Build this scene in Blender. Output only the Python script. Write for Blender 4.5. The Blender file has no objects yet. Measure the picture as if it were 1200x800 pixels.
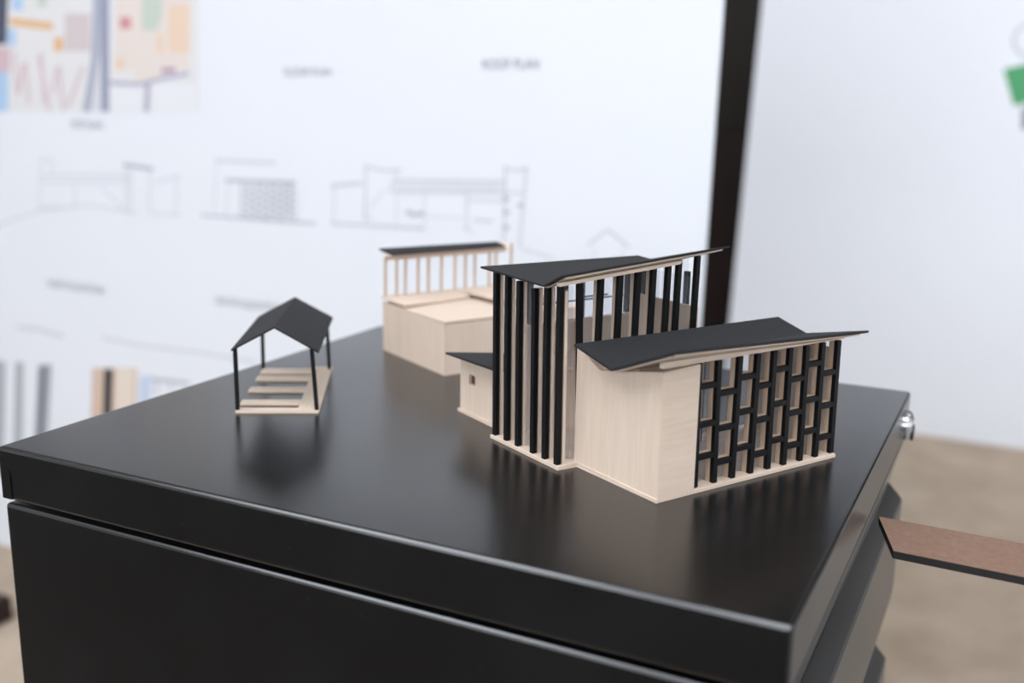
import bpy, bmesh, math, random
from mathutils import Vector, Matrix
random.seed(7)
S = bpy.context.scene
COL = S.collection
R = math.radians
TOP = 0.62                      # height of the cabinet top above the floor

# ------------------------------------------------------------------ camera
cam_data = bpy.data.cameras.new('camera')
cam = bpy.data.objects.new('camera', cam_data)
COL.objects.link(cam)
CAM_POS = Vector((0.064045, -0.367727, 0.187941 + TOP))
YAW, PITCH, ROLL, FPX = 0.461325, 0.221461, 0.015186, 1228.62
fwd = Vector((-math.sin(YAW) * math.cos(PITCH), math.cos(YAW) * math.cos(PITCH), -math.sin(PITCH)))
rt = Vector((math.cos(YAW), math.sin(YAW), 0))
up = rt.cross(fwd)
r2 = rt * math.cos(ROLL) + up * math.sin(ROLL)
u2 = up * math.cos(ROLL) - rt * math.sin(ROLL)
mw = Matrix((r2, u2, -fwd)).transposed().to_4x4()
mw.translation = CAM_POS
cam.matrix_world = mw
cam_data.sensor_width = 36.0
cam_data.lens = FPX / 1200 * 36.0
cam_data.clip_start = 0.01
cam_data.clip_end = 50
cam_data.dof.use_dof = True
cam_data.dof.focus_distance = 0.56
cam_data.dof.aperture_fstop = 4.6
S.camera = cam

# ------------------------------------------------------------------ world, light, exposure
world = bpy.data.worlds.new('world')
S.world = world
world.use_nodes = True
world.node_tree.nodes['Background'].inputs[0].default_value = (0.9, 0.95, 1.0, 1)
world.node_tree.nodes['Background'].inputs[1].default_value = 0.3
S.view_settings.view_transform = 'Standard'
S.view_settings.look = 'None'
S.view_settings.gamma = 1
S.view_settings.use_curve_mapping = False
S.view_settings.exposure = -0.1
PANEL_STRENGTH = 8.0
FRONT_FILL_STRENGTH = 6.2             # glow of unseen windows added behind the camera as front light
FRONT_FILL_COLOR = (0.94, 0.985, 1.06)
PANEL_COLOR = (0.93, 0.98, 1.07)
CEIL = 2.7
PANEL_SPOTS = [(-1.5, -0.9), (0.1, -0.9), (1.7, -0.9), (1.3, 1.6)]  # last panel is added to brighten the blank board


# ------------------------------------------------------------------ materials
def new_mat(name):
    m = bpy.data.materials.new(name)
    m.use_nodes = True
    nt = m.node_tree
    return m, nt, nt.nodes['Principled BSDF']


def N(nt, kind, **kw):
    n = nt.nodes.new(kind)
    for k, v in kw.items():
        if k in n.inputs:
            n.inputs[k].default_value = v
        else:
            setattr(n, k, v)
    return n


def coords(nt, scale):
    tc = N(nt, 'ShaderNodeTexCoord')
    mp = N(nt, 'ShaderNodeMapping')
    mp.inputs['Scale'].default_value = scale
    nt.links.new(tc.outputs['Object'], mp.inputs[0])
    return mp.outputs[0]


def ramp(nt, fac, stops):
    r = N(nt, 'ShaderNodeValToRGB')
    el = r.color_ramp.elements
    while len(el) < len(stops):
        el.new(0.5)
    for e, (p, c) in zip(el, stops):
        e.position = p
        e.color = (*c, 1)
    nt.links.new(fac, r.inputs[0])
    return r.outputs[0]


def bump(nt, b, fac, strength, dist):
    bp = N(nt, 'ShaderNodeBump')
    bp.inputs['Strength'].default_value = strength
    bp.inputs['Distance'].default_value = dist
    nt.links.new(fac, bp.inputs['Height'])
    nt.links.new(bp.outputs[0], b.inputs['Normal'])


def plain(name, col, rough=0.6, metal=0.0, spec=0.5):
    m, nt, b = new_mat(name)
    b.inputs['Base Color'].default_value = (*col, 1)
    b.inputs['Roughness'].default_value = rough
    b.inputs['Metallic'].default_value = metal
    b.inputs['Specular IOR Level'].default_value = spec
    # slight handling variation in gloss
    n = N(nt, 'ShaderNodeTexNoise', Scale=60.0, Detail=3.0)
    nt.links.new(coords(nt, (1, 1, 1)), n.inputs['Vector'])
    mr = N(nt, 'ShaderNodeMapRange')
    mr.inputs['To Min'].default_value = max(0.02, rough - 0.04)
    mr.inputs['To Max'].default_value = min(1, rough + 0.04)
    nt.links.new(n.outputs['Fac'], mr.inputs['Value'])
    nt.links.new(mr.outputs[0], b.inputs['Roughness'])
    return m


def wood(name, dark, light, scale, rough=0.62):
    m, nt, b = new_mat(name)
    v = coords(nt, scale)
    n = N(nt, 'ShaderNodeTexNoise', Scale=1.0, Detail=6.0, Roughness=0.62, Distortion=0.6)
    nt.links.new(v, n.inputs['Vector'])
    c = ramp(nt, n.outputs['Fac'], [(0.25, dark), (0.5, tuple((a + d) / 2 for a, d in zip(dark, light))), (0.75, light)])
    v2 = coords(nt, tuple(s * 0.12 for s in scale))
    n2 = N(nt, 'ShaderNodeTexNoise', Scale=1.0, Detail=2.0)
    nt.links.new(v2, n2.inputs['Vector'])
    mx = N(nt, 'ShaderNodeMix', data_type='RGBA', blend_type='MULTIPLY')
    mx.inputs['Factor'].default_value = 0.35
    nt.links.new(c, mx.inputs['A'])
    c2 = ramp(nt, n2.outputs['Fac'], [(0.3, (0.82, 0.76, 0.72)), (0.7, (1, 1, 1))])
    nt.links.new(c2, mx.inputs['B'])
    nt.links.new(mx.outputs['Result'], b.inputs['Base Color'])
    b.inputs['Roughness'].default_value = rough
    b.inputs['Specular IOR Level'].default_value = 0.3
    bump(nt, b, n.outputs['Fac'], 0.12, 0.0004)
    return m


WD, WL = (0.625, 0.50, 0.395), (0.70, 0.58, 0.475)
M = {}
M['wood_up'] = wood('basswood_vertical_grain', WD, WL, (420, 420, 28))
M['wood_u'] = wood('basswood_lengthwise_grain', WD, WL, (28, 420, 420))
M['wood_v'] = wood('basswood_crosswise_grain', WD, WL, (420, 28, 420))
M['wood_end'] = wood('basswood_cut_edge', (0.48, 0.35, 0.25), (0.60, 0.46, 0.345), (300, 300, 60))
M['black_stick'] = plain('black_painted_stick', (0.004, 0.004, 0.0044), 0.5, spec=0.22)
M['brown_panel'] = plain('red_brown_stain', (0.13, 0.05, 0.022), 0.6)
M['chrome'] = plain('chrome', (0.85, 0.86, 0.88), 0.08, 1.0)
M['keyhole'] = plain('keyhole_black', (0.01, 0.01, 0.01), 0.5)


def paper():
    m, nt, b = new_mat('black_card')
    n = N(nt, 'ShaderNodeTexNoise', Scale=900.0, Detail=4.0)
    nt.links.new(coords(nt, (1, 1, 1)), n.inputs['Vector'])
    c = ramp(nt, n.outputs['Fac'], [(0.3, (0.011, 0.011, 0.0118)), (0.75, (0.021, 0.021, 0.0222))])
    nt.links.new(c, b.inputs['Base Color'])
    b.inputs['Roughness'].default_value = 0.75
    b.inputs['Specular IOR Level'].default_value = 0.3
    bump(nt, b, n.outputs['Fac'], 0.25, 0.0003)
    return m


M['black_card'] = paper()


def lacquer():
    m, nt, b = new_mat('black_powder_coat')
    v = coords(nt, (1, 1, 1))
    vo = N(nt, 'ShaderNodeTexVoronoi', Scale=300.0)
    nt.links.new(v, vo.inputs['Vector'])
    b.inputs['Specular IOR Level'].default_value = 0.95
    b.inputs['Sheen Weight'].default_value = 0.03       # dust-like sheen added to lighten the top at grazing angles
    b.inputs['Sheen Roughness'].default_value = 0.35
    b.inputs['Sheen Tint'].default_value = (0.85, 0.92, 1.0, 1)
    wn = N(nt, 'ShaderNodeTexNoise', Scale=7.0, Detail=1.0)
    nt.links.new(v, wn.inputs['Vector'])
    # sparse dust specks: tiny cells, only some of them
    lt = N(nt, 'ShaderNodeMath', operation='LESS_THAN')
    lt.inputs[1].default_value = 0.075
    nt.links.new(vo.outputs['Distance'], lt.inputs[0])
    sep = N(nt, 'ShaderNodeSeparateColor')
    nt.links.new(vo.outputs['Color'], sep.inputs[0])
    gt = N(nt, 'ShaderNodeMath', operation='GREATER_THAN')
    gt.inputs[1].default_value = 0.94
    nt.links.new(sep.outputs[0], gt.inputs[0])
    mu = N(nt, 'ShaderNodeMath', operation='MULTIPLY')
    nt.links.new(lt.outputs[0], mu.inputs[0])
    nt.links.new(gt.outputs[0], mu.inputs[1])
    # smudges
    sm = N(nt, 'ShaderNodeTexNoise', Scale=16.0, Detail=2.0, Roughness=0.5)
    nt.links.new(v, sm.inputs['Vector'])
    smc = ramp(nt, sm.outputs['Fac'], [(0.5, (0.0016, 0.0016, 0.0016)), (0.9, (0.006, 0.006, 0.0063))])
    mx = N(nt, 'ShaderNodeMix', data_type='RGBA')
    nt.links.new(mu.outputs[0], mx.inputs['Factor'])
    nt.links.new(smc, mx.inputs['A'])
    mx.inputs['B'].default_value = (0.10, 0.10, 0.10, 1)
    nt.links.new(mx.outputs['Result'], b.inputs['Base Color'])
    mr = N(nt, 'ShaderNodeMapRange')
    mr.inputs['From Min'].default_value = 0.3
    mr.inputs['From Max'].default_value = 0.7
    mr.inputs['To Min'].default_value = 0.23
    mr.inputs['To Max'].default_value = 0.27
    nt.links.new(wn.outputs['Fac'], mr.inputs['Value'])
    nt.links.new(mr.outputs[0], b.inputs['Roughness'])
    return m


M['lacquer'] = lacquer()


def acrylic():
    m, nt, b = new_mat('clear_acrylic')
    out = nt.nodes['Material Output']
    tr = N(nt, 'ShaderNodeBsdfTransparent')
    tr.inputs[0].default_value = (0.97, 0.975, 0.985, 1)
    gl = N(nt, 'ShaderNodeBsdfGlossy')
    gl.inputs['Roughness'].default_value = 0.06
    fr = N(nt, 'ShaderNodeFresnel')
    fr.inputs[0].default_value = 1.35
    mix = N(nt, 'ShaderNodeMixShader')
    # reflect on the outward faces only, so that a thin pane does not trap light
    ge = N(nt, 'ShaderNodeNewGeometry')
    inv = N(nt, 'ShaderNodeMath', operation='SUBTRACT')
    inv.inputs[0].default_value = 1.0
    nt.links.new(ge.outputs['Backfacing'], inv.inputs[1])
    mul = N(nt, 'ShaderNodeMath', operation='MULTIPLY')
    nt.links.new(fr.outputs[0], mul.inputs[0])
    nt.links.new(inv.outputs[0], mul.inputs[1])
    nt.links.new(mul.outputs[0], mix.inputs[0])
    nt.links.new(tr.outputs[0], mix.inputs[1])
    nt.links.new(gl.outputs[0], mix.inputs[2])
    # faint scratch haze of the cut acrylic
    df = N(nt, 'ShaderNodeBsdfDiffuse')
    df.inputs[0].default_value = (0.80, 0.86, 0.95, 1)
    hz = N(nt, 'ShaderNodeMixShader')
    hz.inputs[0].default_value = 0.045
    nt.links.new(mix.outputs[0], hz.inputs[1])
    nt.links.new(df.outputs[0], hz.inputs[2])
    nt.links.new(hz.outputs[0], out.inputs['Surface'])
    return m


M['acrylic'] = acrylic()


def carpet():
    m, nt, b = new_mat('beige_carpet')
    v = coords(nt, (1, 1, 1))
    n1 = N(nt, 'ShaderNodeTexNoise', Scale=7.0, Detail=5.0, Roughness=0.6)
    n2 = N(nt, 'ShaderNodeTexNoise', Scale=260.0, Detail=3.0)
    for n in (n1, n2):
        nt.links.new(v, n.inputs['Vector'])
    c1 = ramp(nt, n1.outputs['Fac'], [(0.3, (0.40, 0.312, 0.230)), (0.7, (0.54, 0.432, 0.328))])
    c2 = ramp(nt, n2.outputs['Fac'], [(0.3, (0.8, 0.8, 0.8)), (0.7, (1, 1, 1))])
    mx = N(nt, 'ShaderNodeMix', data_type='RGBA', blend_type='MULTIPLY')
    mx.inputs['Factor'].default_value = 1.0
    nt.links.new(c1, mx.inputs['A'])
    nt.links.new(c2, mx.inputs['B'])
    nt.links.new(mx.outputs['Result'], b.inputs['Base Color'])
    b.inputs['Roughness'].default_value = 0.95
    bump(nt, b, n2.outputs['Fac'], 0.5, 0.004)
    return m


M['carpet'] = carpet()
M['dark_wall'] = wood('dark_brown_panelling', (0.011, 0.0070, 0.0045), (0.017, 0.011, 0.007), (40, 40, 2), 0.55)
M['dark_trim'] = wood('dark_red_brown_timber', (0.015, 0.0075, 0.0063), (0.023, 0.0115, 0.0097), (3, 40, 40), 0.5)
M['paint'] = plain('off_white_paint', (0.72, 0.71, 0.69), 0.8)
M['paint_dark'] = plain('dark_grey_paint', (0.10, 0.10, 0.10), 0.8)
M['rug'] = plain('charcoal_rug', (0.036, 0.028, 0.021), 0.95)
M['ceiling'] = plain('ceiling_tile_white', (0.8, 0.8, 0.79), 0.9)
M['fixture'] = plain('white_metal', (0.75, 0.75, 0.75), 0.4)
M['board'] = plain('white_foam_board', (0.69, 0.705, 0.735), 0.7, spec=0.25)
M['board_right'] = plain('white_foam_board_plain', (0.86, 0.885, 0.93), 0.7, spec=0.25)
M['mdf'] = wood('reddish_mdf_face', (0.165, 0.096, 0.066), (0.23, 0.142, 0.101), (260, 260, 260), 0.75)
M['burnt'] = plain('laser_burnt_edge', (0.008, 0.006, 0.005), 0.8)
M['plinth'] = plain('white_plinth_paint', (0.75, 0.75, 0.74), 0.6)


def emit(name, col, st):
    m, nt, b = new_mat(name)
    b.inputs['Base Color'].default_value = (0.8, 0.8, 0.8, 1)
    b.inputs['Emission Color'].default_value = (*col, 1)
    b.inputs['Emission Strength'].default_value = st
    return m


M['lamp'] = emit('lit_ceiling_diffuser', PANEL_COLOR, PANEL_STRENGTH)
M['daylight'] = emit('daylit_window_pane', FRONT_FILL_COLOR, FRONT_FILL_STRENGTH)
INK = dict(pale=(0.78, 0.765, 0.76), slate=(0.09, 0.10, 0.14), blue=(0.44, 0.60, 0.80), pink=(0.66, 0.49, 0.52),
           orange=(0.78, 0.46, 0.22), pinkgrey=(0.66, 0.58, 0.58), greygreen=(0.58, 0.64, 0.56), roadgrey=(0.42, 0.44, 0.52),
           road=(0.32, 0.34, 0.45), roadlight=(0.70, 0.71, 0.73), peach=(0.80, 0.71, 0.65), orange2=(0.82, 0.63, 0.48),
           red=(0.64, 0.30, 0.32), red2=(0.45, 0.30, 0.38), mauve=(0.42, 0.42, 0.54), white=(0.82, 0.82, 0.84),
           line=(0.60, 0.61, 0.66), line2=(0.46, 0.47, 0.53), faint=(0.64, 0.65, 0.69), grey1=(0.45, 0.46, 0.49), grey2=(0.36, 0.37, 0.41),
           grey3=(0.20, 0.21, 0.24), tan=(0.72, 0.55, 0.42), dark=(0.05, 0.05, 0.06), tanlight=(0.80, 0.70, 0.60),
           rose=(0.66, 0.46, 0.38), bluepale=(0.58, 0.66, 0.80), green=(0.12, 0.45, 0.20), text=(0.22, 0.23, 0.28))
for k, c in INK.items():
    M['ink_' + k] = plain('print_ink_' + k, tuple(0.84 * v for v in c), 0.7, spec=0.2)


# ------------------------------------------------------------------ helpers
def obj(name, bm, mat, parent=None, smooth=False):
    me = bpy.data.meshes.new(name)
    bmesh.ops.recalc_face_normals(bm, faces=bm.faces)
    bm.to_mesh(me)
    bm.free()
    for mm in (mat if isinstance(mat, (list, tuple)) else [mat]):
        me.materials.append(M[mm])
    if smooth:
        for p in me.polygons:
            p.use_smooth = True
    o = bpy.data.objects.new(name, me)
    COL.objects.link(o)
    if parent:
        o.parent = parent
    return o


def thing(name, label, cat, loc=(0, 0, 0), rotz=0.0, group=None):
    o = bpy.data.objects.new(name, None)
    o.empty_display_size = 0.05
    COL.objects.link(o)
    o.location = loc
    o.rotation_euler = (0, 0, rotz)
    o['label'] = label
    o['category'] = cat
    if group:
        o['group'] = group
    return o


def box(bm, x0, x1, y0, y1, z0, z1):
    vs = [bm.verts.new((x, y, z)) for z in (z0, z1) for x, y in ((x0, y0), (x1, y0), (x1, y1), (x0, y1))]
    for f in ((0, 1, 2, 3), (4, 5, 6, 7), (0, 1, 5, 4), (1, 2, 6, 5), (2, 3, 7, 6), (3, 0, 4, 7)):
        bm.faces.new([vs[i] for i in f])
    return bm


def prism(bm, loop, off):
    off = Vector(off)
    a = [bm.verts.new(p) for p in loop]
    b = [bm.verts.new(Vector(p) + off) for p in loop]
    bm.faces.new(a)
    bm.faces.new(b[::-1])
    n = len(loop)
    for i in range(n):
        bm.faces.new((a[i], a[(i + 1) % n], b[(i + 1) % n], b[i]))
    return bm


def bevel(bm, w, seg=2, edges=None):
    bmesh.ops.bevel(bm, geom=list(edges or bm.edges), offset=w, segments=seg, profile=0.5, affect='EDGES', clamp_overlap=True)
    return bm


def BX(*a, bev=0.0, seg=1):
    bm = box(bmesh.new(), *a)
    if bev:
        bevel(bm, bev, seg)
    return bm


def PR(loop, off, bev=0.0):
    bm = prism(bmesh.new(), loop, off)
    if bev:
        bevel(bm, bev, 1)
    return bm


def bar(p, q, w, d, axis=(1, 0, 0), bev=0.0):
    """square stick from p to q; w across 'axis', d across the other direction"""
    p, q = Vector(p), Vector(q)
    t = (q - p).normalized()
    a = Vector(axis)
    a = (a - t * a.dot(t)).normalized()
    b = t.cross(a)
    bm = bmesh.new()
    loop = [p + a * sx * w / 2 + b * sy * d / 2 for sx, sy in ((-1, -1), (1, -1), (1, 1), (-1, 1))]
    prism(bm, loop, q - p)
    if bev:
        bevel(bm, bev, 1)
    return bm


def sheet(corners, t, bev=0.0):
    """thin slab with the given top corners, thickness t straight down"""
    bm = bmesh.new()
    top = [bm.verts.new(c) for c in corners]
    bot = [bm.verts.new(Vector(c) - Vector((0, 0, t))) for c in corners]
    bm.faces.new(top)
    bm.faces.new(bot[::-1])
    n = len(corners)
    for i in range(n):
        bm.faces.new((top[i], top[(i + 1) % n], bot[(i + 1) % n], bot[i]))
    if bev:
        bevel(bm, bev, 1)
    return bm


def folded(strips, t):
    """folded sheet: strips is a list of (left, right) top points across the folds"""
    bm = bmesh.new()
    d = Vector((0, 0, t))
    tl = [bm.verts.new(a) for a, b in strips]
    tr = [bm.verts.new(b) for a, b in strips]
    bl = [bm.verts.new(Vector(a) - d) for a, b in strips]
    br = [bm.verts.new(Vector(b) - d) for a, b in strips]
    n = len(strips)
    for i in range(n - 1):
        bm.faces.new((tl[i], tr[i], tr[i + 1], tl[i + 1]))
        bm.faces.new((bl[i], bl[i + 1], br[i + 1], br[i]))
        bm.faces.new((tl[i], tl[i + 1], bl[i + 1], bl[i]))
        bm.faces.new((tr[i], br[i], br[i + 1], tr[i + 1]))
    for i in (0, n - 1):
        bm.faces.new((tl[i], bl[i], br[i], tr[i]))
    return bm


def cyl(bm, c, axis, r, h, seg=32, r2=None):
    a = Vector(axis).normalized()
    m = Matrix.Translation(Vector(c)) @ a.to_track_quat('Z', 'Y').to_matrix().to_4x4() @ Matrix.Translation((0, 0, h / 2))
    bmesh.ops.create_cone(bm, cap_ends=True, segments=seg, radius1=r, radius2=r if r2 is None else r2, depth=h, matrix=m)
    return bm


def struct(name, bm, mat):
    o = obj(name, bm, mat)
    o['kind'] = 'structure'
    return o


# ------------------------------------------------------------------ the room
X0, X1, Y0, Y1 = -3.4, 2.8, -3.6, 3.0
struct('floor', BX(X0, X1, Y0, Y1, -0.05, 0), 'carpet')
struct('ceiling', BX(X0, X1, Y0, Y1, CEIL, CEIL + 0.05), 'ceiling')
struct('wall_back', BX(X0, X1, Y1, Y1 + 0.1, 0, CEIL), 'dark_wall')
struct('wall_left', BX(X0 - 0.1, X0, Y0, Y1, 0, CEIL), 'paint')
struct('wall_right', BX(X1, X1 + 0.1, Y0, Y1, 0, CEIL), 'paint')
struct('wall_front', BX(X0, X1, Y0 - 0.1, Y0, 0, CEIL), 'paint')
struct('trim_1', BX(X0, X1, Y1 - 0.03, Y1, 0.02, 0.735, bev=0.004), 'dark_trim')
for i, x in enumerate((-1.75, -0.25, 1.25)):  # unseen windows, added so their glowing panes light the scene from the front
    w = bmesh.new()
    for a in ((-.68, .68, .90, .96), (-.68, .68, 2.30, 2.36), (-.68, -.62, .96, 2.30), (.62, .68, .96, 2.30), (-.02, .02, .96, 2.30)):
        box(w, x + a[0], x + a[1], Y0, Y0 + 0.05, a[2], a[3])
    wo = struct('window_%d' % (i + 1), w, 'fixture')
    obj('pane', BX(x - .62, x - .02, Y0 + 0.01, Y0 + 0.02, .96, 2.30), 'daylight', wo)
    obj('pane', BX(x + .02, x + .62, Y0 + 0.01, Y0 + 0.02, .96, 2.30), 'daylight', wo)
SPOT_NAMES = ['in front of the left end of the drawing board', 'straight above the filing cabinet', 'above the white plinth at right', 'high above the floor before the blank board']
for (x, y), where in zip(PANEL_SPOTS, SPOT_NAMES):
    t = thing('ceiling_light', 'square ceiling panel light ' + where, 'light', (x, y, CEIL), 0, 'ceiling panel lights')
    fr = bmesh.new()
    for a in ((-.62, .62, -.62, -.6), (-.62, .62, .6, .62), (-.62, -.6, -.6, .6), (.6, .62, -.6, .6)):
        box(fr, *a, -0.03, 0)
    obj('frame', fr, 'fixture', t)
    obj('diffuser', BX(-.6, .6, -.6, .6, -0.02, -0.005), 'lamp', t)

added_dark_sheet = obj('rug', BX(-3.0, 2.4, -3.4, -0.30, 0.0, 0.008, bev=0.002), 'rug')  # unseen dark sheet, added to darken what the cabinet side reflects
added_dark_sheet['label'] = 'charcoal rug on the carpet in front of the black cabinet, behind the camera'
added_dark_sheet['category'] = 'rug'
# ------------------------------------------------------------------ filing cabinet
CL, CW = 0.436, 0.38
cab = thing('filing_cabinet', 'black metal filing cabinet carrying the wooden building models', 'cabinet', (-CL / 2, CW / 2, 0))


def cb(x0, x1, y0, y1, z0, z1, **k):      # cabinet-top coordinates -> cabinet empty
    return BX(x0 + CL / 2, x1 + CL / 2, y0 - CW / 2, y1 - CW / 2, z0 + TOP, z1 + TOP, **k)


obj('top_panel', cb(-CL, 0, 0, CW, -0.0305, 0, bev=0.0022, seg=3), 'lacquer', cab)
obj('body_panel', cb(-CL + 0.0022, -0.012, 0, CW, -0.6, -0.0328, bev=0.0022, seg=3), 'lacquer', cab)
obj('front_rail', PR([(CL / 2 + x, -CW / 2 + 0.001, TOP + z) for x, z in ((-0.014, -0.031), (-0.0005, -0.031), (-0.0012, -0.0345), (-0.0085, -0.0655), (-0.014, -0.0655))],
                     (0, CW - 0.002, 0)), 'lacquer', cab)
prof = [(-0.013, 0.0), (-0.0095, 0.0), (-0.0085, -0.0004), (0.0004, -0.0100), (0.0014, -0.0120)]


def drawer(ztop, h):
    pts = list(prof)
    pts.append((0.0014, -h * 0.62))
    for k in range(1, 7):
        s = k / 6
        pts.append((0.0014 - 0.012 * s ** 1.8, -h * 0.62 - (h * 0.38 - 0.001) * s))
    pts.append((-0.013, -h + 0.001))
    return obj('drawer_front', PR([(CL / 2 + x, -CW / 2 + 0.001, TOP + ztop + z) for x, z in pts], (0, CW - 0.002, 0)), 'lacquer', cab)


drawer(-0.0672, 0.122)
drawer(-0.1902, 0.122)
drawer(-0.3132, 0.27)
obj('plinth_base', cb(-CL + 0.01, -0.02, 0.01, CW - 0.01, -0.62, -0.598), 'lacquer', cab)
# plastic end cap on the left corner of the top
cap = [(-CL + 0.0035, -0.0045), (-CL + 0.0062, -0.0095), (-CL + 0.0088, -0.0135), (-CL + 0.0093, -0.0165), (-CL + 0.0093, -0.0295), (-CL + 0.0022, -0.0295), (-CL + 0.0022, -0.0045)]
obj('corner_cap', PR([(x + CL / 2, -CW / 2, TOP + z) for x, z in cap], (0, -0.0007, 0)), 'lacquer', cab)
lk = bmesh.new()
LY, LZ = 0.3665 - CW / 2, TOP - 0.021
cyl(lk, (CL / 2 - 0.002, LY, LZ), (1, 0, 0), 0.0106, 0.0035)
for rr0, rr1, xx in ((0.0106, 0.0098, 0.0015), (0.0098, 0.0082, 0.0027), (0.0082, 0.0060, 0.0036)):
    cyl(lk, (CL / 2 + xx, LY, LZ), (1, 0, 0), rr0, 0.0012, r2=rr1)
lock = obj('lock', lk, 'chrome', cab)
lock['label'] = 'round chrome lock with dark keyway'
obj('keyhole', cyl(bmesh.new(), (CL / 2 + 0.0040, LY, LZ - 0.0042), (1, 0, 0), 0.0056, 0.0014), 'keyhole', lock)  # plain dark disc over the lower half of the lock

# ------------------------------------------------------------------ main building model (u along the lattice, v to the far left)
TH = math.atan2(0.1139, 0.0642)
NEAR = Vector((-0.0856, 0.0945, TOP))
mod = thing('building_model', 'large basswood building model with tall black slat tower and black lattice wing', 'model', NEAR, TH)
ST = 0.0030
# base sheet
obj('base', PR([(-0.0006, 0, 0), (0.1315, 0, 0), (0.1315, 0.066, 0), (0.0895, 0.066, 0), (0.0895, 0.129, 0), (0.034, 0.129, 0), (0.034, 0.186, 0),
                (-0.0012, 0.186, 0), (-0.0012, 0.129, 0), (-0.0135, 0.129, 0), (-0.0135, 0.0632, 0), (-0.0006, 0.0632, 0)], (0, 0, 0.0022), 0.0002), 'wood_u', mod)
BZ = 0.0022
# --- wing
obj('wall', PR([(0, 0.0003, BZ), (0, 0.0667, BZ), (0, 0.0667, 0.0650), (0, 0.0470, 0.0566), (0, 0.0003, 0.0657)], (0.002, 0, 0)), 'wood_up', mod)
obj('wall', PR([(0.0003, 0, BZ), (0.0242, 0, BZ), (0.0242, 0, 0.0668), (0.0003, 0, 0.0655)], (0, 0.002, 0)), 'wood_u', mod)
obj('ledger', PR([(0.0024, 0.0, 0.0), (0.0024, 0.03, 0.0), (0.0024, 0.05, 0.0)][:0] or [(0.0024, 0.0205, 0.0560), (0.0024, 0.0600, 0.0560), (0.0024, 0.0550, 0.0655), (0.0024, 0.0320, 0.0600), (0.0024, 0.0205, 0.0628)], (0.0022, 0, 0)), 'wood_end', mod)
obj('wall', BX(0.020, 0.0788, 0.0525, 0.0545, BZ, 0.0658), 'wood_up', mod)
obj('lintel', BX(0.0790, 0.1285, 0.0525, 0.0545, 0.0640, 0.0658), 'wood_u', mod)
obj('glass_pane', BX(0.0790, 0.1285, 0.0532, 0.0536, BZ, 0.0639), 'acrylic', mod)
for u in (0.0815, 0.0915, 0.1225):
    obj('slat_post', bar((u, 0.0565, BZ), (u, 0.0565, 0.0650), ST, 0.0026), 'black_stick', mod)
obj('wall', BX(0.1287, 0.1307, 0.0052, 0.0580, BZ, 0.0612), 'wood_up', mod)
obj('beam', PR([(0.0005, 0.0004, 0.0674), (0.1312, 0.0004, 0.0676), (0.1312, 0.0004, 0.0684), (0.0005, 0.0004, 0.0706)], (0, 0.0028, 0)), 'wood_u', mod)
obj('beam', PR([(0.0020, 0.0480, 0.0632), (0.1312, 0.0480, 0.0632), (0.1312, 0.0480, 0.0652), (0.0020, 0.0480, 0.0652)], (0, 0.0025, 0)), 'wood_u', mod)
UT = [0.0258, 0.0391, 0.0540, 0.0669, 0.0790, 0.0909, 0.1038, 0.1164, 0.1291]
UB = [0.0295, 0.0415, 0.0535, 0.0669, 0.0798, 0.0921, 0.1050, 0.1175, 0.1302]
UB[0] = 0.0272
UB[1] = 0.0405
RZ = [[.0547, .0349, .0179], [.0494, .0309, .0130], [.0556, .0372, .0179], [.0493, .0309, .0122], [.0565, .0377, .0176], [.0495, .0308, .0125], [.0561, .0361, .0183], [.0494, .0310, .0129]]


def at_z(i, z):
    s = (0.0665 - z) / 0.0643
    return UT[i] + (UB[i] - UT[i]) * s


for i in range(9):
    j = random.uniform(-0.0003, 0.0003)
    obj('lattice_post', bar((UB[i], 0.0030, BZ), (UT[i], 0.0030, 0.0666 + j), 0.0030, 0.0026, bev=0.0002), 'black_stick', mod)
    obj('backing_post', bar((UB[i], 0.0060, BZ), (UT[i], 0.0060, 0.0664), 0.0034, 0.0028), 'wood_end', mod)
for i in range(8):
    for z in RZ[i]:
        z -= 0.0004
        a, b = at_z(i, z) + 0.0014, at_z(i + 1, z) - 0.0014
        obj('lattice_rung', BX(a, b, 0.0018, 0.0044, z - 0.0014, z + 0.0014, bev=0.0002), 'black_stick', mod)
        obj('backing_rung', BX(a, b, 0.0046, 0.0074, z - 0.0014, z + 0.0014), 'wood_end', mod)
obj('glass_pane', BX(0.0245, 0.1285, 0.0078, 0.0083, BZ, 0.0650), 'acrylic', mod)
LB, LV, LF = (-0.0100, 0.0564, 0.0697), (-0.0100, 0.0266, 0.0631), (-0.0100, -0.0173, 0.0806)
RB_, RV, RF = (0.1375, 0.0535, 0.0697), (0.1375, 0.0320, 0.0640), (0.1375, -0.0097, 0.0732)
wr = obj('roof', folded([(LB, RB_), (LV, RV), (LF, RF)], 0.0012), 'black_card', mod)


def sub(strips, dz, inset, edge=0.0012):
    out = []
    st = [(Vector(a), Vector(b)) for a, b in strips]
    n = len(st) - 1
    for i, (a, b) in enumerate(st):
        if i in (0, n):                              # pull the outer edges back from the card
            a2, b2 = st[1 if i == 0 else n - 1]
            a, b = a + (a2 - a).normalized() * edge, b + (b2 - b).normalized() * edge
        d = (b - a).normalized() * inset
        out.append((a + d - Vector((0, 0, dz)), b - d - Vector((0, 0, dz))))
    return out


obj('roof_lining', folded(sub([(LB, RB_), (LV, RV), (LF, RF)], 0.0013, 0.0035, 0.0030), 0.0010), 'wood_u', wr)

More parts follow.
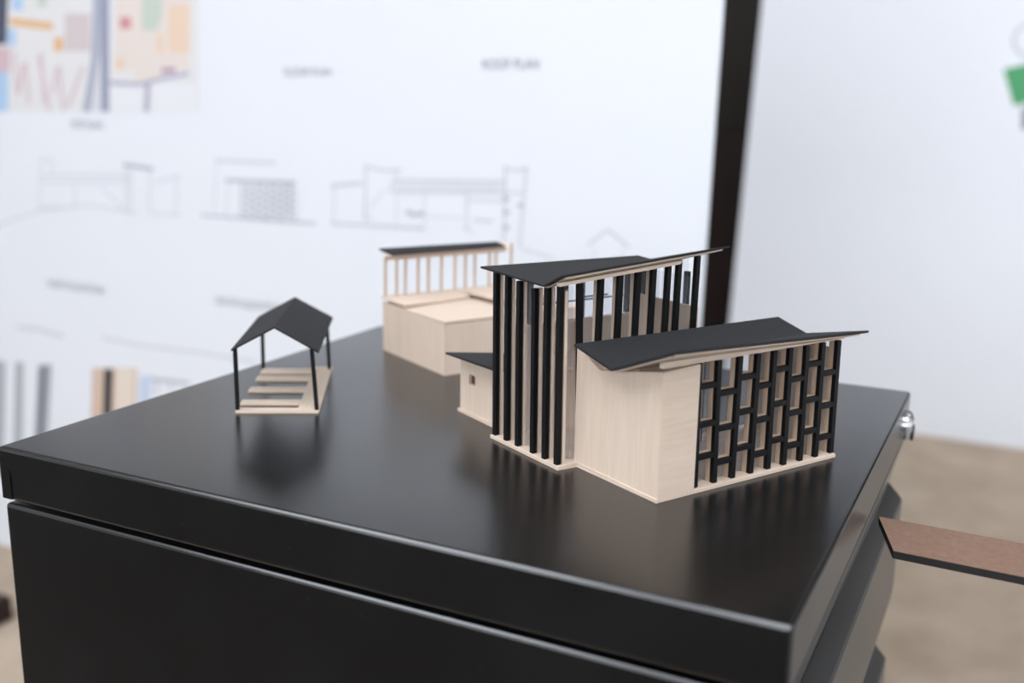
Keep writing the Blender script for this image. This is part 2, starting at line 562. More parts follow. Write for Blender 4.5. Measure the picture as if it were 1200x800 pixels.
# --- tower
PV = [0.0668, 0.0779, 0.0890, 0.1036, 0.1150, 0.1266]
PT = [0.0985, 0.0955, 0.0935, 0.0953, 0.0965, 0.0968]
for i, (v, zt) in enumerate(zip(PV, PT)):
    obj('slat_post', bar((-0.0112, v, BZ), (-0.0112, v + 0.0010, zt), ST, ST, axis=(0, 1, 0), bev=0.0002), 'black_stick', mod)
    obj('mullion', bar((-0.0080, v, BZ), (-0.0080, v + 0.0010, min(zt, 0.0955)), 0.0026, 0.0018, axis=(0, 1, 0)), 'wood_up', mod)
    if i:
        obj('glass_pane', BX(-0.0068, -0.0064, PV[i - 1] + 0.0012, v - 0.0012, BZ, 0.0940), 'acrylic', mod)
PU = [(0.0012, 0.1015), (0.0142, 0.1019), (0.0272, 0.1024), (0.0396, 0.1030), (0.0506, 0.1053), (0.0613, 0.1066), (0.0690, 0.1062), (0.0828, 0.1076)]
for i, (u, zt) in enumerate(PU):
    ub = u + (0.0036 if i == 0 else 0.0)
    obj('slat_post', bar((ub, 0.0686, BZ), (u + 0.0002, 0.0668 + (0.0016 if i == 0 else 0), zt), ST, ST, bev=0.0002), 'black_stick', mod)
    if 0 < i < 5:
        obj('mullion', bar((u + 0.0004, 0.0705, BZ), (u + 0.0006, 0.0705, min(zt, 0.1010)), 0.0026, 0.0024), 'wood_up', mod)
    if i:
        obj('glass_pane', BX(PU[i - 1][0] + 0.0012, u - 0.0012, 0.0719, 0.0723, BZ, min(zt, PU[i - 1][1]) - 0.0005), 'acrylic', mod)
obj('glass_pane', BX(-0.0063, 0.0004, 0.0719, 0.0723, BZ, 0.0965), 'acrylic', mod)
# back facade (v = .126): timber to mid height, glass and posts above
obj('wall', BX(-0.0050, 0.0860, 0.1262, 0.1282, BZ, 0.0628), 'wood_up', mod)
obj('sill', BX(-0.0050, 0.0860, 0.1252, 0.1290, 0.0629, 0.0646), 'wood_u', mod)
for u in (0.0130, 0.0255, 0.0381, 0.0505, 0.0856):
    obj('slat_post', bar((u, 0.1290, 0.0647), (u, 0.1290, 0.0950), ST, 0.0026), 'black_stick', mod)
obj('rail', BX(0.0150, 0.0840, 0.1282, 0.1296, 0.0752, 0.0758), 'black_stick', mod)
obj('rail', BX(0.0522, 0.0700, 0.1282, 0.1296, 0.0768, 0.0776), 'black_stick', mod)
obj('glass_pane', BX(-0.0050, 0.0840, 0.1268, 0.1272, 0.0647, 0.0940), 'acrylic', mod)
# end wall (u = .087)
obj('wall', BX(0.0865, 0.0885, 0.0692, 0.1258, BZ, 0.0775), 'wood_up', mod)
for v in (0.0815, 0.1188):
    obj('slat_post', bar((0.0900, v, BZ), (0.0900, v, 0.0962), 0.0026, ST), 'black_stick', mod)
obj('glass_pane', BX(0.0872, 0.0876, 0.0692, 0.1258, 0.0776, 0.0940), 'acrylic', mod)
# inside: partition, mezzanine, stair
obj('partition', BX(0.0330, 0.0350, 0.0730, 0.1255, BZ, 0.0440), 'wood_up', mod)
obj('mezzanine', BX(0.0150, 0.0860, 0.0930, 0.1258, 0.0441, 0.0461), 'wood_u', mod)
obj('door_panel', BX(0.0322, 0.0328, 0.0860, 0.1010, BZ, 0.0300), 'brown_panel', mod)
for k in range(6):
    obj('stair_tread', BX(0.0350 + k * 0.0050, 0.0400 + k * 0.0050, 0.0735, 0.0850, 0.0305 + k * 0.0042, 0.0318 + k * 0.0042) if k else
        BX(0.0352, 0.0400, 0.0735, 0.0850, 0.0305, 0.0318), 'wood_v', mod)
TBL, TVL, TFL = (-0.0200, 0.1307, 0.1004), (-0.0200, 0.0704, 0.0988), (-0.0200, 0.0561, 0.1057)
TFR, TVR, TBR = (0.0956, 0.0550, 0.1137), (0.0956, 0.1202, 0.0982), (0.0956, 0.1314, 0.0989)
tr = obj('roof', folded([(TBL, TBR), (TVL, TVR), (TFL, TFR)], 0.0010), 'black_card', mod)
obj('roof_lining', folded(sub([(TBL, TBR), (TVL, TVR), (TFL, TFR)], 0.0011, 0.0040, 0.0014), 0.0009), 'wood_u', tr)
obj('beam', PR([(-0.0120, 0.0655, 0.0990), (0.0840, 0.0655, 0.1068), (0.0840, 0.0655, 0.1075), (-0.0120, 0.0655, 0.1012)][:0] or
               [(-0.0175, 0.0600, 0.0993), (0.0640, 0.0600, 0.1050), (0.0660, 0.0600, 0.1070), (-0.0175, 0.0600, 0.1012)], (0, 0.0026, 0)), 'wood_u', mod)

# --- annex
fw = bmesh.new()
y0, y1, z1 = 0.1300, 0.1845, 0.0372
wy0, wy1, wz0, wz1 = 0.1672, 0.1742, 0.0203, 0.0263
for a in ((y0, wy0, BZ, z1), (wy1, y1, BZ, z1), (wy0, wy1, BZ, wz0), (wy0, wy1, wz1, z1)):
    box(fw, 0, 0.002, a[0], a[1], a[2], a[3])
bmesh.ops.remove_doubles(fw, verts=fw.verts, dist=1e-6)
aw = obj('wall', fw, 'wood_up', mod)
obj('window_backing', BX(0.0026, 0.0034, wy0 - 0.003, wy1 + 0.003, wz0 - 0.003, wz1 + 0.003), 'brown_panel', aw)
obj('wall', BX(0.0022, 0.0330, 0.1825, 0.1845, BZ, 0.0310), 'wood_up', mod)
obj('wall', BX(0.0310, 0.0330, 0.1300, 0.1823, BZ, 0.0310), 'wood_up', mod)
obj('roof', sheet([(-0.0100, 0.1305, 0.0402), (0.0330, 0.1305, 0.0332), (0.0330, 0.1885, 0.0330), (-0.0100, 0.1860, 0.0390)], 0.0012), 'black_card', mod)

# ------------------------------------------------------------------ rear building model (same directions, own block)
rear = thing('building_model', 'smaller basswood block model with thin bare-wood clerestory sticks under a narrow black roof', 'model', NEAR, TH)
A0, A1, B0, B1 = 0.0360, 0.1580, 0.2655, 0.3600
obj('wall', BX(A0, A0 + 0.002, B0, B1, 0, 0.0372), 'wood_up', rear)
obj('wall', BX(A0 + 0.0022, A1, B0, B0 + 0.002, 0, 0.0372), 'wood_up', rear)
obj('wall', BX(A0 + 0.0022, A1, B1 - 0.002, B1, 0, 0.0372), 'wood_up', rear)
obj('wall', BX(A1 - 0.002, A1, B0 + 0.0022, B1 - 0.0022, 0, 0.0372), 'wood_up', rear)
obj('roof_plate', sheet([(A0 - 0.0003, B0 - 0.0003, 0.0392), (A1, B0 - 0.0003, 0.0392), (A1, B1, 0.0380), (A0 - 0.0003, B1, 0.0380)], 0.0014), 'wood_u', rear)
obj('raised_plate', sheet([(A0, 0.3250, 0.0412), (0.0750, 0.3330, 0.0402), (0.1020, 0.3370, 0.0402), (0.1020, B1 + 0.0008, 0.0424), (A0 - 0.001, B1 + 0.0008, 0.0424)], 0.0012), 'wood_u', rear)
obj('raised_plate', sheet([(0.1022, 0.2950, 0.0436), (A1, 0.2950, 0.0436), (A1, B1 + 0.0008, 0.0425), (0.1022, B1 + 0.0008, 0.0425)], 0.0012), 'wood_u', rear)
for u in (0.0376, 0.0473, 0.0550, 0.0663, 0.0757, 0.0874, 0.0999, 0.1098, 0.1189, 0.1329, 0.1391, 0.1545):
    j = random.uniform(-0.0004, 0.0004)
    obj('clerestory_stick', bar((u, 0.3585, 0.0424), (u + 0.0003, 0.3585 + j, 0.0733 if u < 0.15 else 0.0770), 0.0017, 0.0017), 'wood_end', rear)
obj('beam', BX(0.0360, 0.1480, 0.3560, 0.3582, 0.0706, 0.0736), 'wood_u', rear)
rr = obj('clerestory_roof', sheet([(0.0335, 0.3605, 0.0797), (0.0345, 0.3400, 0.0776), (0.1425, 0.3490, 0.0762), (0.1420, 0.3605, 0.0787)], 0.0010), 'black_card', rear)
obj('roof_lining', sheet([(0.0350, 0.3605, 0.0786), (0.0360, 0.3420, 0.0765), (0.1480, 0.3500, 0.0750), (0.1480, 0.3605, 0.0776)], 0.0012), 'wood_u', rr)

# ------------------------------------------------------------------ pavilion model
PA = math.atan2(0.4926, 0.87)
pav = thing('pavilion_model', 'small open pavilion model with black gable roof on four black posts and a slatted base', 'model', (-0.3648, 0.1130, TOP), PA)
PZ = 0.0018
obj('base_strip', PR([(0.0374, 0.0062, 0), (0.0512, 0.0, 0), (0.0463, 0.1120, 0), (0.0336, 0.1120, 0)], (0, 0, PZ), 0.0002), 'wood_v', pav)
obj('base_strip', PR([(0.0, 0.0, 0), (0.0505, -0.0002, 0), (0.0372, 0.0060, 0), (0.0002, 0.0064, 0)], (0, 0, PZ)), 'wood_u', pav)
for d0, d1, w0, w1 in ((0.0165, 0.0246, -0.0005, 0.0372), (0.0468, 0.0560, -0.0012, 0.0358), (0.0760, 0.0862, -0.0018, 0.0346), (0.0950, 0.1062, -0.0022, 0.0338)):
    obj('slat', BX(w0, w1, d0, d1, 0.0, PZ, bev=0.0002), 'wood_u', pav)
for (x0, y0_, x1, y1_, zb, zt) in ((0.0010, 0.0018, 0.0010, 0.0018, PZ, 0.0405), (0.0496, 0.0018, 0.0475, 0.0018, PZ, 0.0405),
                                   (-0.0020, 0.1062, -0.0015, 0.1062, 0.0, 0.0392), (0.0452, 0.1046, 0.0440, 0.1046, PZ, 0.0392)):
    obj('post', bar((x0, y0_, zb), (x1, y1_, zt), 0.0024, 0.0024, bev=0.0002), 'black_stick', pav)
ro = obj('roof', folded([((-0.0002, -0.004, 0.0414), (-0.0041, 0.1080, 0.0394)), ((0.0262, -0.004, 0.0556), (0.0218, 0.1080, 0.0535)), ((0.0524, -0.004, 0.0404), (0.0480, 0.1080, 0.0390))], 0.0013), 'black_card', pav)


# ------------------------------------------------------------------ display boards with their prints
def board(name, label, origin, alpha, beta, e0, e1, height, mat):
    e = Vector((math.cos(alpha), math.sin(alpha), 0))
    b = Vector((-math.sin(alpha), math.cos(alpha), 0))
    h = Vector((0, 0, 1)) * math.cos(beta) + b * math.sin(beta)
    n = e.cross(h)                                  # towards the viewer
    t = thing(name, label, 'board', origin)
    m = Matrix((e, h, n)).transposed().to_4x4()
    m.translation = Vector(origin)
    t.matrix_world = m
    obj('panel', BX(e0, e1, 0, height, -0.006, 0, bev=0.0005), mat, t)
    return t


def prints(t, items):
    lines, level = {}, {}
    roots = {}

    def place(g, c, bm, piece):
        if g not in roots:
            roots[g] = obj(g, bm, 'ink_' + c, t)
            return roots[g]
        return obj(piece, bm, 'ink_' + c, roots[g])

    for g, c, pts, w in items:
        k = level[g] = level.get(g, 0) + 1
        z0 = 0.0003 + 0.00002 * k
        if w == 0:
            place(g, c, prism(bmesh.new(), [(p[0], p[1], z0) for p in pts], (0, 0, 0.00002)), 'colour_patch')
            continue
        bm = lines.setdefault((g, c), bmesh.new())
        for p, q in zip(pts, pts[1:]):
            a, b = Vector((*p, z0)), Vector((*q, z0))
            d = b - a
            if d.length < 1e-6:
                continue
            s = Vector((-d.y, d.x, 0)).normalized() * w / 2
            prism(bm, [a - s, b - s, b + s, a + s], (0, 0, 0.00002))
    for (g, c), bm in lines.items():
        place(g, c, bm, 'ink_lines')['kind'] = 'stuff'


def caption(t, text, x, y, width):
    cu = bpy.data.curves.new('caption', 'FONT')
    cu.body = text
    cu.size = 1.0
    tmp = bpy.data.objects.new('caption', cu)
    COL.objects.link(tmp)
    bpy.context.view_layer.update()
    dg = bpy.context.evaluated_depsgraph_get()
    me = bpy.data.meshes.new_from_object(tmp.evaluated_get(dg))
    w = max(v.co.x for v in me.vertices) or 1
    s = width / w
    for v in me.vertices:
        v.co = Vector((v.co.x * s + x, v.co.y * s * 1.15 + y - 0.35 * s, 0.0006))
    me.materials.clear()
    me.materials.append(M['ink_text'])
    bpy.data.objects.remove(tmp)
    o = bpy.data.objects.new('caption', me)
    COL.objects.link(o)
    o.parent = t


ART = [
["site_plan_print","pale",[[-0.0174,1.0259],[0.5162,1.0012],[0.5127,0.7938],[-0.0368,0.7838]],0],
["site_plan_print","slate",[[-0.0174,1.0259],[0.0948,1.0207],[0.0799,0.896],[-0.0279,0.8945]],0],
["site_plan_print","blue",[[0.0987,0.9829],[0.1263,0.9819],[0.1243,0.9497],[0.0966,0.9504]],0],
["site_plan_print","blue",[[0.0838,0.9207],[0.1054,0.9202],[0.1036,0.8929],[0.0819,0.8932]],0],
["site_plan_print","blue",[[-0.0067,0.8716],[0.0826,0.871],[0.0769,0.7856],[-0.0135,0.7842]],0],
["site_plan_print","pink",[[0.0175,0.8912],[0.0883,0.8903],[0.0857,0.8516],[0.0145,0.8517]],0],
["site_plan_print","orange",[[0.0911,0.9328],[0.1957,0.9225]],0.0113],
["site_plan_print","orange",[[0.1988,0.9051],[0.2191,0.9047],[0.218,0.8835],[0.1977,0.8837]],0],
["site_plan_print","pinkgrey",[[0.225,0.9416],[0.2843,0.9401],[0.2818,0.8828],[0.2221,0.8834]],0],
["site_plan_print","greygreen",[[0.1614,0.9726],[0.184,0.9719],[0.183,0.9533],[0.1603,0.954]],0],
["site_plan_print","roadgrey",[[0.297,1.0114],[0.3084,1.0108],[0.3032,0.8826],[0.2776,0.7888],[0.2597,0.7885],[0.283,0.8671]],0],
["site_plan_print","road",[[0.3084,1.0108],[0.3292,1.0099],[0.3207,0.7895],[0.3032,0.7892]],0],
["site_plan_print","roadlight",[[0.3032,0.8826],[0.3032,0.7892],[0.2796,0.7888]],0],
["site_plan_print","pink",[[0.0987,0.8847],[0.1027,0.8126]],0.0064],
["site_plan_print","pink",[[0.121,0.8625],[0.1051,0.8154]],0.0064],
["site_plan_print","pink",[[0.1256,0.868],[0.1299,0.799]],0.0064],
["site_plan_print","pink",[[0.1644,0.8813],[0.1704,0.8022]],0.0063],
["site_plan_print","pink",[[0.1599,0.8759],[0.1801,0.7886]],0.0063],
["site_plan_print","pink",[[0.2086,0.8594],[0.2152,0.7892]],0.0062],
["site_plan_print","pink",[[0.2046,0.8595],[0.1899,0.8161]],0.0062],
["site_plan_print","pink",[[0.265,0.8592],[0.2258,0.7961]],0.0061],
["site_plan_print","peach",[[0.3461,1.0091],[0.5026,1.0019],[0.4947,0.8509],[0.4561,0.856],[0.4251,0.8346],[0.383,0.837],[0.3798,0.8537],[0.3366,0.8538]],0],
["site_plan_print","greygreen",[[0.3992,1.0066],[0.4491,1.0043],[0.4401,0.9285],[0.429,0.9114],[0.3982,0.9119]],0],
["site_plan_print","orange2",[[0.4548,0.9479],[0.4965,0.9466],[0.4952,0.8782],[0.4531,0.8786]],0],
["site_plan_print","orange2",[[0.4288,0.9064],[0.4431,0.9061],[0.4424,0.8787],[0.4281,0.8788]],0],
["site_plan_print","red",[[0.3508,0.9332],[0.375,0.9326],[0.3744,0.9149],[0.3502,0.9154]],0],
["site_plan_print","orange2",[[0.3391,0.8719],[0.358,0.8718],[0.3574,0.8537],[0.3385,0.8538]],0],
["site_plan_print","mauve",[[0.3243,0.8342],[0.3921,0.8319],[0.4379,0.8409],[0.4946,0.8485]],0.0054],
["site_plan_print","mauve",[[0.4087,0.8345],[0.4038,0.7908]],0.0092],
["site_plan_print","red2",[[0.4382,0.8523],[0.4667,0.8535]],0.0078],
["site_plan_print","white",[[0.326,0.8277],[0.3956,0.828],[0.3946,0.7919],[0.3246,0.7909]],0],
["site_plan_print","white",[[0.4196,0.8333],[0.5082,0.8336],[0.5075,0.7937],[0.4185,0.7923]],0],
["elevation_print","line",[[-0.054,0.5688],[0.0413,0.5933],[0.1431,0.623],[0.2691,0.6402],[0.3765,0.6329]],0.0024],
["elevation_print","line",[[0.1523,0.7073],[0.1841,0.7084]],0.0023],
["elevation_print","line",[[0.1509,0.6832],[0.3632,0.6912]],0.0023],
["elevation_print","line",[[0.1502,0.6719],[0.359,0.6816]],0.0023],
["elevation_print","line",[[0.1544,0.7073],[0.1452,0.6231]],0.0023],
["elevation_print","line",[[0.1841,0.7084],[0.1785,0.6844]],0.0023],
["elevation_print","line",[[0.1477,0.629],[0.2342,0.6341]],0.0023],
["elevation_print","line",[[0.2361,0.6731],[0.2342,0.6341]],0.0022],
["elevation_print","line",[[0.2964,0.6719],[0.3536,0.6342]],0.0022],
["elevation_print","line",[[0.3562,0.7095],[0.3554,0.6316]],0.0022],
["elevation_print","line",[[0.3672,0.6993],[0.3632,0.6348]],0.0022],
["elevation_print","line",[[0.4086,0.7011],[0.4048,0.6347]],0.0021],
["elevation_print","line",[[0.4155,0.683],[0.474,0.6961]],0.0021],
["elevation_print","line",[[0.4668,0.6931],[0.462,0.6381]],0.0021],
["elevation_print","line",[[0.4067,0.6348],[0.4727,0.6362]],0.0021],
["elevation_print","line2",[[0.3504,0.708],[0.4161,0.704]],0.0054],
["elevation_print_lattice","line",[[0.5443,0.7219],[0.6616,0.7226]],0.0038],
["elevation_print_lattice","line",[[0.5477,0.7195],[0.5416,0.6417]],0.0019],
["elevation_print_lattice","line2",[[0.5645,0.6937],[0.6995,0.6963]],0.0045],
["elevation_print_lattice","line",[[0.5712,0.6915],[0.5656,0.6419]],0.0019],
["elevation_print_lattice","line2",[[0.5154,0.6388],[0.7371,0.6404]],0.0032],
["elevation_print_lattice","line2",[[0.598,0.6916],[0.596,0.64]],0.0028],
["elevation_print_lattice","line2",[[0.598,0.6853],[0.6112,0.6853]],0.0023],
["elevation_print_lattice","line2",[[0.5979,0.6753],[0.6112,0.6754]],0.0023],
["elevation_print_lattice","line2",[[0.5978,0.6653],[0.6111,0.6654]],0.0023],
["elevation_print_lattice","line2",[[0.5978,0.6552],[0.6111,0.6554]],0.0023],
["elevation_print_lattice","line2",[[0.5977,0.6451],[0.611,0.6453]],0.0023],
["elevation_print_lattice","line2",[[0.6116,0.6922],[0.6097,0.6408]],0.0028],
["elevation_print_lattice","line2",[[0.6115,0.681],[0.6247,0.681]],0.0023],
["elevation_print_lattice","line2",[[0.6115,0.671],[0.6246,0.6711]],0.0023],
["elevation_print_lattice","line2",[[0.6114,0.661],[0.6246,0.6611]],0.0023],
["elevation_print_lattice","line2",[[0.6114,0.651],[0.6246,0.6512]],0.0023],
["elevation_print_lattice","line2",[[0.6113,0.641],[0.6245,0.6412]],0.0023],
["elevation_print_lattice","line2",[[0.625,0.6928],[0.6232,0.6417]],0.0028],
["elevation_print_lattice","line2",[[0.625,0.6866],[0.6381,0.6867]],0.0023],
["elevation_print_lattice","line2",[[0.625,0.6767],[0.638,0.6768]],0.0023],
["elevation_print_lattice","line2",[[0.6249,0.6668],[0.638,0.6669]],0.0023],
["elevation_print_lattice","line2",[[0.6249,0.6568],[0.638,0.6569]],0.0023],
["elevation_print_lattice","line2",[[0.6249,0.6468],[0.638,0.647]],0.0023],
["elevation_print_lattice","line2",[[0.6384,0.6935],[0.6367,0.6425]],0.0027],
["elevation_print_lattice","line2",[[0.6384,0.6824],[0.6513,0.6824]],0.0022],
["elevation_print_lattice","line2",[[0.6384,0.6725],[0.6513,0.6725]],0.0022],
["elevation_print_lattice","line2",[[0.6383,0.6625],[0.6513,0.6627]],0.0022],
["elevation_print_lattice","line2",[[0.6383,0.6526],[0.6513,0.6528]],0.0023],
["elevation_print_lattice","line2",[[0.6383,0.6426],[0.6513,0.6428]],0.0023],
["elevation_print_lattice","line2",[[0.6516,0.6941],[0.65,0.6434]],0.0027],
["elevation_print_lattice","line2",[[0.6516,0.6879],[0.6645,0.688]],0.0022],
["elevation_print_lattice","line2",[[0.6516,0.6781],[0.6645,0.6782]],0.0022],
["elevation_print_lattice","line2",[[0.6516,0.6682],[0.6645,0.6683]],0.0022],
["elevation_print_lattice","line2",[[0.6516,0.6584],[0.6645,0.6585]],0.0022],
["elevation_print_lattice","line2",[[0.6516,0.6484],[0.6645,0.6486]],0.0022],
["elevation_print_lattice","line2",[[0.6648,0.6947],[0.6632,0.6442]],0.0027],
["elevation_print_lattice","line2",[[0.6648,0.6837],[0.6775,0.6837]],0.0022],
["elevation_print_lattice","line2",[[0.6648,0.6739],[0.6775,0.6739]],0.0022],
["elevation_print_lattice","line2",[[0.6648,0.664],[0.6776,0.6642]],0.0022],
["elevation_print_lattice","line2",[[0.6648,0.6542],[0.6776,0.6543]],0.0022],
["elevation_print_lattice","line2",[[0.6648,0.6443],[0.6776,0.6445]],0.0022],
["elevation_print_lattice","line2",[[0.6778,0.6953],[0.6763,0.645]],0.0027],
["elevation_print_lattice","line2",[[0.6778,0.6892],[0.6904,0.6892]],0.0022],
["elevation_print_lattice","line2",[[0.6778,0.6795],[0.6905,0.6795]],0.0022],
["elevation_print_lattice","line2",[[0.6779,0.6697],[0.6905,0.6698]],0.0022],
["elevation_print_lattice","line2",[[0.6779,0.6599],[0.6906,0.66]],0.0022],
["elevation_print_lattice","line2",[[0.6779,0.6501],[0.6906,0.6502]],0.0022],
["elevation_print_lattice","line2",[[0.6907,0.6959],[0.6893,0.6459]],0.0027],
["elevation_print_lattice","line2",[[0.6908,0.685],[0.7033,0.685]],0.0022],
["elevation_print_lattice","line2",[[0.6908,0.6753],[0.7033,0.6753]],0.0022],
["elevation_print_lattice","line2",[[0.6908,0.6655],[0.7034,0.6656]],0.0022],
["elevation_print_lattice","line2",[[0.6909,0.6557],[0.7035,0.6559]],0.0022],
["elevation_print_lattice","line2",[[0.6909,0.646],[0.7035,0.6461]],0.0022],
["section_print","line",[[0.7615,0.6945],[0.8168,0.7013]],0.0048],
["section_print","line",[[0.7683,0.694],[0.7678,0.6418]],0.0024],
["section_print","line",[[0.8181,0.7245],[0.8522,0.7196],[0.8801,0.7219]],0.0035],
["section_print","line",[[0.8218,0.7227],[0.8221,0.6483]],0.0035],
["section_print","line",[[0.8739,0.7191],[0.8667,0.7002],[0.8616,0.6913]],0.0023],
["section_print","line",[[0.8718,0.7076],[1.0398,0.714]],0.0023],
["section_print","line",[[0.8669,0.6922],[1.0404,0.6994]],0.0023],
["section_print","line",[[0.9186,0.6929],[0.92,0.6461]],0.0017],
["section_print","line",[[0.8739,0.692],[0.8743,0.6474]],0.0017],
["section_print","line",[[0.9849,0.6949],[0.9867,0.6492]],0.0028],
["section_print","line",[[0.9852,0.6872],[1.0393,0.6891]],0.0022],
["section_print","line",[[1.0374,0.7322],[1.0546,0.7281],[1.0737,0.732]],0.0033],
["section_print","line",[[1.0406,0.7302],[1.0424,0.6338]],0.0033],
["section_print","line",[[1.0708,0.7301],[1.0653,0.6314]],0.0032],
["section_print","line",[[0.7622,0.6423],[0.8178,0.6436],[0.9201,0.6455]],0.0042],
["section_print","line",[[0.9801,0.6502],[0.9965,0.6457]],0.0022],
["section_print","line",[[0.9959,0.6623],[1.0247,0.6625]],0.0033],
["section_print","line",[[0.923,0.662],[0.9796,0.6641]],0.0011],
["section_print","line",[[1.0404,0.7005],[1.0697,0.7004]],0.0022],
["section_print","line",[[0.8175,0.6613],[0.834,0.652]],0.0024],
["section_print","line",[[0.8527,0.6938],[0.8283,0.6663]],0.0017],
["section_print","line",[[0.8753,0.7072],[0.8739,0.6914]],0.0016],
["section_print","line",[[0.8825,0.7075],[0.8812,0.6918]],0.0016],
["section_print","line",[[0.8898,0.7079],[0.8885,0.6921]],0.0016],
["section_print","line",[[0.897,0.7082],[0.8957,0.6925]],0.0016],
["section_print","line",[[0.9042,0.7085],[0.9029,0.6929]],0.0016],
["section_print","line",[[0.9114,0.7089],[0.9101,0.6933]],0.0016],
["section_print","line",[[0.9185,0.7092],[0.9173,0.6936]],0.0016],
["section_print","line",[[0.9256,0.7095],[0.9244,0.694]],0.0016],
["section_print","line",[[0.9326,0.7098],[0.9314,0.6944]],0.0016],
["section_print","line",[[0.9396,0.7102],[0.9385,0.6947]],0.0016],
["section_print","line",[[0.9466,0.7105],[0.9455,0.6951]],0.0016],
["section_print","line",[[0.9536,0.7108],[0.9524,0.6954]],0.0016],
["section_print","line",[[0.9605,0.7111],[0.9594,0.6958]],0.0016],
["section_print","line",[[0.9674,0.7114],[0.9663,0.6962]],0.0016],
["section_print","line",[[0.9742,0.7118],[0.9731,0.6965]],0.0016],
["section_print","line",[[0.981,0.7121],[0.98,0.6969]],0.0016],
["section_print","line",[[0.9878,0.7124],[0.9868,0.6972]],0.0016],
["section_print","line",[[0.9946,0.7127],[0.9936,0.6976]],0.0016],
["section_print","line",[[1.0013,0.713],[1.0003,0.6979]],0.0015],
["section_print","line",[[1.008,0.7133],[1.007,0.6983]],0.0015],
["section_print","line",[[1.0147,0.7136],[1.0137,0.6986]],0.0015],
["section_print","line",[[1.0213,0.7139],[1.0203,0.6989]],0.0015],
["section_print","line",[[1.0279,0.7142],[1.027,0.6993]],0.0015],
["section_print","line",[[1.0345,0.7145],[1.0335,0.6996]],0.0015],
["section_print","line2",[[1.0395,0.6923],[1.0482,0.6925]],0.0044],
["section_print","line2",[[1.0403,0.6747],[1.049,0.675]],0.0044],
["section_print","line2",[[1.0411,0.6557],[1.0499,0.656]],0.0044],
["section_print","line2",[[1.0606,0.6849],[1.0692,0.6851]],0.0043],
["section_print","line2",[[0.8906,0.6657],[0.9003,0.666]],0.0046],
["section_print","line2",[[0.8993,0.6633],[0.9089,0.6636]],0.0046],
["section_print","line2",[[0.9096,0.6654],[0.9191,0.6657]],0.0046],
["section_print","faint",[[1.07,0.6304],[1.116,0.6219]],0.0022],
["gable_print","line",[[1.1608,0.6419],[1.186,0.6625],[1.2152,0.6439]],0.0032],
["gable_print","faint",[[1.1702,0.6394],[1.1708,0.6099]],0.0016],
["gable_print","faint",[[1.2075,0.6423],[1.2071,0.6131]],0.0016],
["terrain_print","faint",[[0.075,0.4165],[0.1311,0.4184],[0.1961,0.414]],0.006],
["terrain_print","faint",[[0.2903,0.4236],[0.3697,0.4203],[0.5192,0.425],[0.6234,0.425]],0.0042],
["photo_print","grey1",[[-0.048,0.3396],[0.0408,0.351],[0.0187,0.1304],[-0.0756,0.1129]],0],
["photo_print","grey1",[[0.0663,0.3528],[0.0893,0.3558],[0.0712,0.1401],[0.0451,0.1353]],0],
["photo_print","grey2",[[0.1275,0.3562],[0.163,0.3608],[0.1337,0.1517],[0.0992,0.1453]],0],
["photo_print","grey3",[[0.1317,0.3522],[0.1451,0.3539],[0.12,0.1492],[0.1085,0.1471]],0],
["photo_print","tan",[[0.2654,0.3684],[0.3705,0.3823],[0.3595,0.2231],[0.252,0.2041]],0],
["photo_print","dark",[[0.2922,0.3705],[0.3146,0.3734],[0.3003,0.2127],[0.2795,0.209]],0],
["photo_print","tanlight",[[0.3227,0.3745],[0.3626,0.3798],[0.3494,0.2214],[0.3107,0.2145]],0],
["photo_print","rose",[[0.2654,0.3684],[0.2758,0.3697],[0.2626,0.206],[0.252,0.2041]],0],
["photo_print","bluepale",[[0.3759,0.3702],[0.4031,0.3739],[0.3913,0.2288],[0.3655,0.2242]],0],
["photo_print","line2",[[0.403,0.3683],[0.4857,0.3727]],0.0055],
["photo_print","line2",[[0.4144,0.367],[0.4119,0.3441]],0.0041],
["photo_print","line2",[[0.4448,0.3684],[0.4481,0.3521]],0.0027]]
CAPS = [('SITE PLAN', 0.2325, 0.7677, 0.0718), ('FLOOR PLAN', 0.6771, 0.8495, 0.0833), ('ROOF PLAN', 1.0009, 0.8586, 0.0816), ('NORTH ELEVATION', 0.1599, 0.5012, 0.1381), ('SOUTH ELEVATION', 0.5434, 0.5105, 0.1297)]
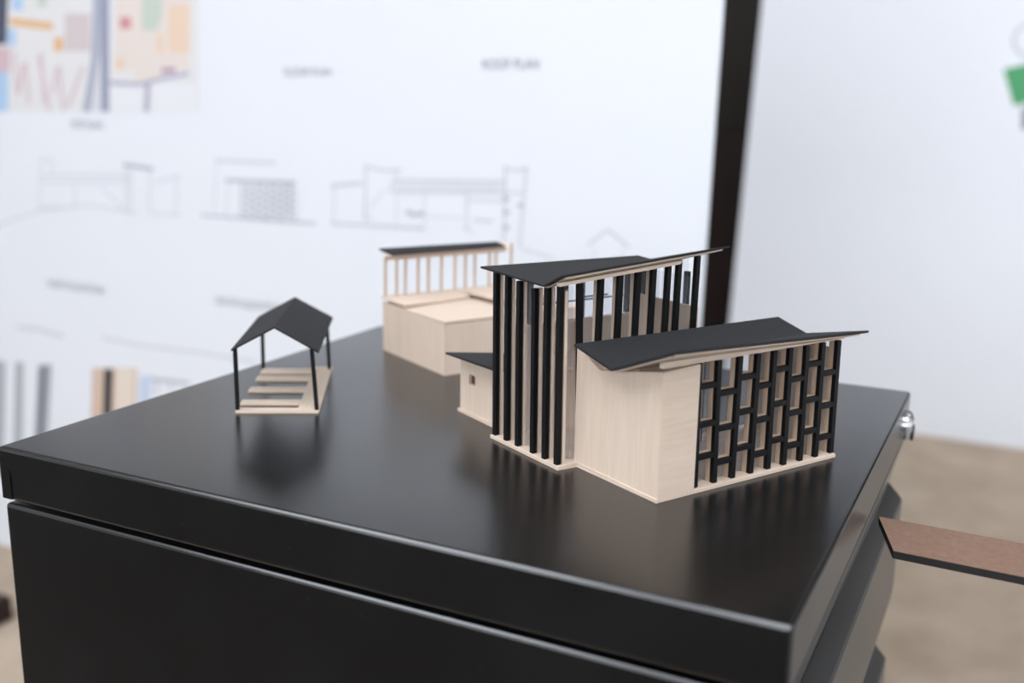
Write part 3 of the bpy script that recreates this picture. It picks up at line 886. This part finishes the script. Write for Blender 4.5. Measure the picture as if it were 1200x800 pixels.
RART = [["green_print","green",[[0.1089,0.9237],[0.2075,0.9479],[0.2357,0.8607],[0.1416,0.8351]],0],["grey_print","grey2",[[0.1593,0.8291],[0.2192,0.8443],[0.2261,0.7832],[0.1651,0.7777]],0],["circle_print","faint",[[0.1879,0.9907],[0.1874,0.9782],[0.1832,0.9673],[0.1757,0.9592],[0.1658,0.9549],[0.1547,0.9549],[0.1438,0.9594],[0.1343,0.9677],[0.1275,0.9789],[0.1241,0.9916],[0.1247,1.0042],[0.129,1.0152],[0.1366,1.0233],[0.1466,1.0275],[0.1577,1.0273],[0.1685,1.0227],[0.1779,1.0144],[0.1846,1.0033],[0.1879,0.9907]],0.006]]

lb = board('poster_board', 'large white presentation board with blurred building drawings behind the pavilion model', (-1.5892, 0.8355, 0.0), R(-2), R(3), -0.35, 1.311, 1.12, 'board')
prints(lb, ART)
for c in CAPS:
    caption(lb, *c)
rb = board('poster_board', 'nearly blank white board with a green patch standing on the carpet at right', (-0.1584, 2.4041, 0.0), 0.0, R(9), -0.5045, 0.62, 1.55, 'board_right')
prints(rb, RART)

# ------------------------------------------------------------------ brown strip beside the cabinet, on its own plinth out of frame
pl = thing('plinth', 'white display plinth out of frame carrying the brown strip', 'plinth', (0.53, 0.35, 0))
obj('column', BX(-0.37, 0.37, -0.55, 0.55, 0.0, TOP - 0.0345, bev=0.002), 'plinth', pl)  # unseen support for the strip, widened to shade the carpet nearby
sx, sy = 0.0, 0.0
Z_S = TOP - 0.030
strip = thing('wooden_strip', 'reddish brown fibreboard strip with black burnt edges jutting in beside the cabinet', 'strip', (0.0046, 0.2093, Z_S - 0.0042))
top = [(0.0, 0.0), (0.0132, -0.0447), (0.45, -0.0590), (0.45, -0.0140)]
obj('face', PR([(x, y, 0.0040) for x, y in top], (0, 0, 0.0002)), 'mdf', strip)
obj('burnt_edge', PR([(x, y, 0.0) for x, y in top], (0, 0, 0.0040)), 'burnt', strip)
ob = obj('wooden_block', BX(-1.70, -1.318, 0.585, 0.650, 0.0, 0.04, bev=0.003), 'dark_trim')
ob['label'] = 'dark brown timber block on the carpet at far left beyond the cabinet'
ob['category'] = 'block'
